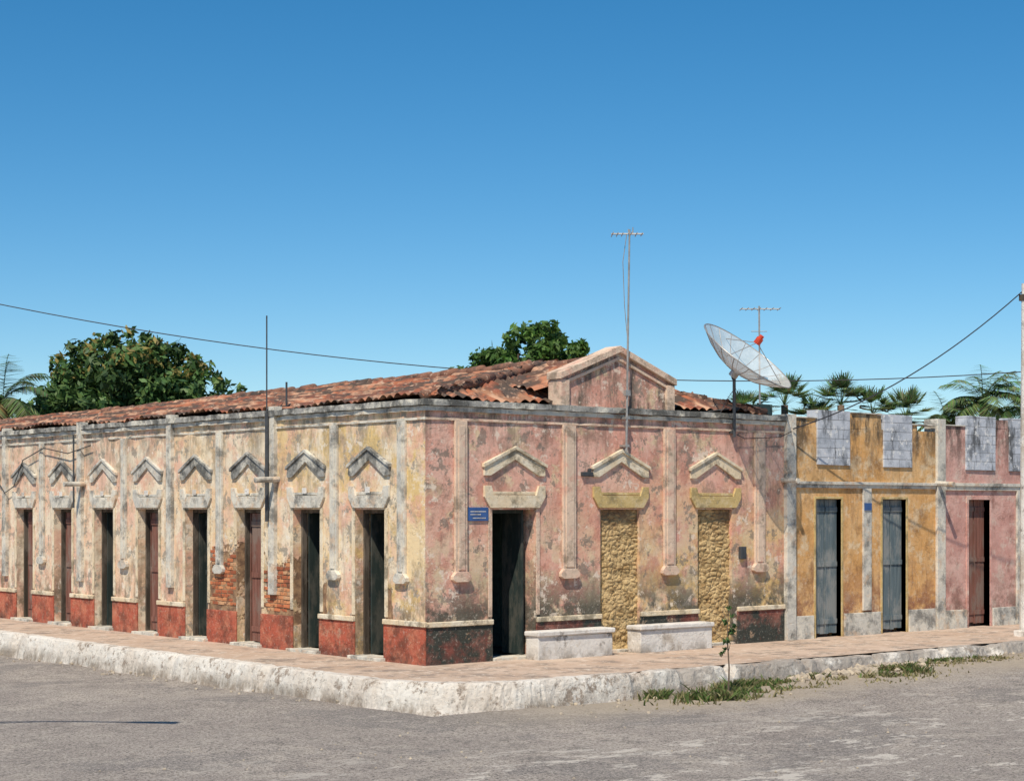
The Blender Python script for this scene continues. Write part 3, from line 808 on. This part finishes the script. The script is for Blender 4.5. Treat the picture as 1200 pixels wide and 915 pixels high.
palm(30.75,14.1,5.6,1.1,True,5,28); palm(31.8,13.3,5.55,1.2,False,6,22); palm(32.8,12.5,6.1,1.7,False,7,32); palm(33.9,11.6,5.9,1.7,False,8,28); palm(26.6,17.6,5.7,.9,True,9,24); palm(28.3,16.1,5.5,1.0,True,10,24)

def blades(name,regions,n,hmin,hmax,cols,seed):
    rs=np.random.RandomState(seed); V=[];F=[];C=[]
    wts=np.array([r[2]*r[3]*r[4] for r in regions]); wts/=wts.sum()
    while len(F)<n:
        r=regions[rs.choice(len(regions),p=wts)]
        x=rs.normal(r[0],r[2]); y=rs.normal(r[1],r[3]); z=roadz(x,y)-.01
        if y>-3.34 or mnoise.noise(Vector((x*3,y*3,1.7)))<-.02: continue
        h=rs.uniform(hmin,hmax)*r[4]*(1.2+mnoise.noise(Vector((x*2,y*2,5)))); a=rs.uniform(0,6.28); w=rs.uniform(.008,.02)
        dx,dy=math.cos(a),math.sin(a); lx,ly=rs.normal()*.6*h,rs.normal()*.6*h
        b=len(V); V+= [(x-dx*w,y-dy*w,z),(x+dx*w,y+dy*w,z),(x+dx*w+lx*.5,y+dy*w+ly*.5,z+h*.6),(x+lx,y+ly,z+h),(x-dx*w+lx*.5,y-dy*w+ly*.5,z+h*.6)]
        F.append((b,b+1,b+2,b+3,b+4)); c=np.array(cols[rs.randint(len(cols))])*rs.uniform(.6,1.3); C+=[c]*5
    o=mesh(name,V,F,leaf); setcol(o,C)
blades('weeds',[(2.6,-4.15,.35,.22,1),(3.3,-4.05,.35,.18,.7),(2.1,-3.7,.25,.15,.9),(5.3,-3.55,.3,.10,.6),(6.9,-4.2,.35,.18,.7),(9.0,-3.7,.5,.12,.5),(3.9,-3.6,.4,.10,.8)],5200,.04,.15,[(.09,.16,.035),(.13,.19,.05),(.21,.20,.08),(.28,.24,.12)],4)
blades('dry_grass',[(6.6,-4.2,.7,.35,1),(3.3,-4.4,.9,.25,.8),(9,-3.9,1.2,.2,.8)],1500,.02,.07,[(.32,.27,.13),(.22,.20,.09)],5)
e=empty('sapling',(2.73,-4.25,-.3))
g=G(); g.tube([(2.73,-4.25,-.4),(2.75,-4.25,.1),(2.72,-4.24,.55),(2.74,-4.25,1.12)],.018,6,.006)
for (z,a,l) in ((.35,.5,.2),(.5,2.5,.25),(.65,4.2,.2),(.8,1.2,.22),(.9,3.3,.15)):
    g.tube([(2.73,-4.25,z),(2.73+math.cos(a)*l,-4.25+math.sin(a)*l,z+.18)],.006,4,.003)
g.obj('stem',bark,e)
leaves('leaves',[(0,0,.62,.16),(.03,0,.85,.12),(-.06,0,.42,.12),(0,0,1.02,.07)],(2.73,-4.25,0),300,.032,greens,e,None,9)
def stone_mat():
    m=M('stone',.95); m.color(m.mix(m.mr(m.noise(5,6,.7),.4,.6),(.52,.43,.31),(.32,.27,.22))); m.bump(m.noise(15,5),.6,.02); return m.m
sm=stone_mat()
bm=bmesh.new()
rs=random.Random(3)
for i in range(420):
    if i<90: x=rs.gauss(6.6,.8); y=-3.45-abs(rs.gauss(0,.28)); s=rs.uniform(.02,.10)
    elif i<180: x=rs.uniform(-1,14); y=-3.42-abs(rs.gauss(0,.5)); s=rs.uniform(.012,.045)
    elif i<260: x=-2.35-abs(rs.gauss(0,.3)); y=rs.uniform(-1,16); s=rs.uniform(.01,.035)
    else: x=rs.uniform(-12,8); y=rs.uniform(-12,-4); s=rs.uniform(.006,.02)
    r=bmesh.ops.create_icosphere(bm,subdivisions=1,radius=s,matrix=Matrix.Translation((x,y,roadz(x,y)+s*.3)))
    for v in r['verts']: v.co+=Vector((rs.uniform(-1,1),rs.uniform(-1,1),rs.uniform(-1,.4)))*s*.3
me=bpy.data.meshes.new('loose_stones'); bm.to_mesh(me); bm.free(); me.materials.append(sm)
COL.objects.link(bpy.data.objects.new('loose_stones',me))

# ------------------------------------------------------------ world, sun, camera
el=math.radians(54); az=Vector((-.83,-.56)).normalized()
to=Vector((az.x*math.cos(el),az.y*math.cos(el),math.sin(el)))
w=bpy.data.worlds.new('World'); scene.world=w; w.use_nodes=True
nt=w.node_tree; bg=nt.nodes['Background']
sky=nt.nodes.new('ShaderNodeTexSky'); sky.sky_type='NISHITA'; sky.sun_disc=False
sky.sun_elevation=el; sky.sun_rotation=math.atan2(az.x,az.y); sky.altitude=600; sky.dust_density=.1; sky.ozone_density=3.5; sky.air_density=.9
hs=nt.nodes.new('ShaderNodeHueSaturation'); hs.inputs['Hue'].default_value=.492; hs.inputs['Saturation'].default_value=1.34; hs.inputs['Value'].default_value=1.02
nt.links.new(sky.outputs[0],hs.inputs['Color']); nt.links.new(hs.outputs[0],bg.inputs[0]); bg.inputs[1].default_value=.11
sl=bpy.data.lights.new('sun','SUN'); sl.energy=4.8; sl.angle=math.radians(.53); sl.color=(1,.91,.77)
so_=bpy.data.objects.new('sun',sl); COL.objects.link(so_); so_.location=(-20,-20,30); so_.rotation_euler=to.to_track_quat('Z','Y').to_euler()
cam=bpy.data.cameras.new('camera'); co=bpy.data.objects.new('camera',cam); COL.objects.link(co)
co.location=(-17.72,-23.6,2.6); co.rotation_euler=(math.radians(90),0,-math.atan2(.638,.769))
cam.sensor_width=36; cam.lens=62.8; cam.shift_y=.1146; cam.clip_end=6000; cam.clip_start=.1
scene.camera=co
scene.view_settings.view_transform='Standard'; scene.view_settings.look='None'; scene.view_settings.exposure=0
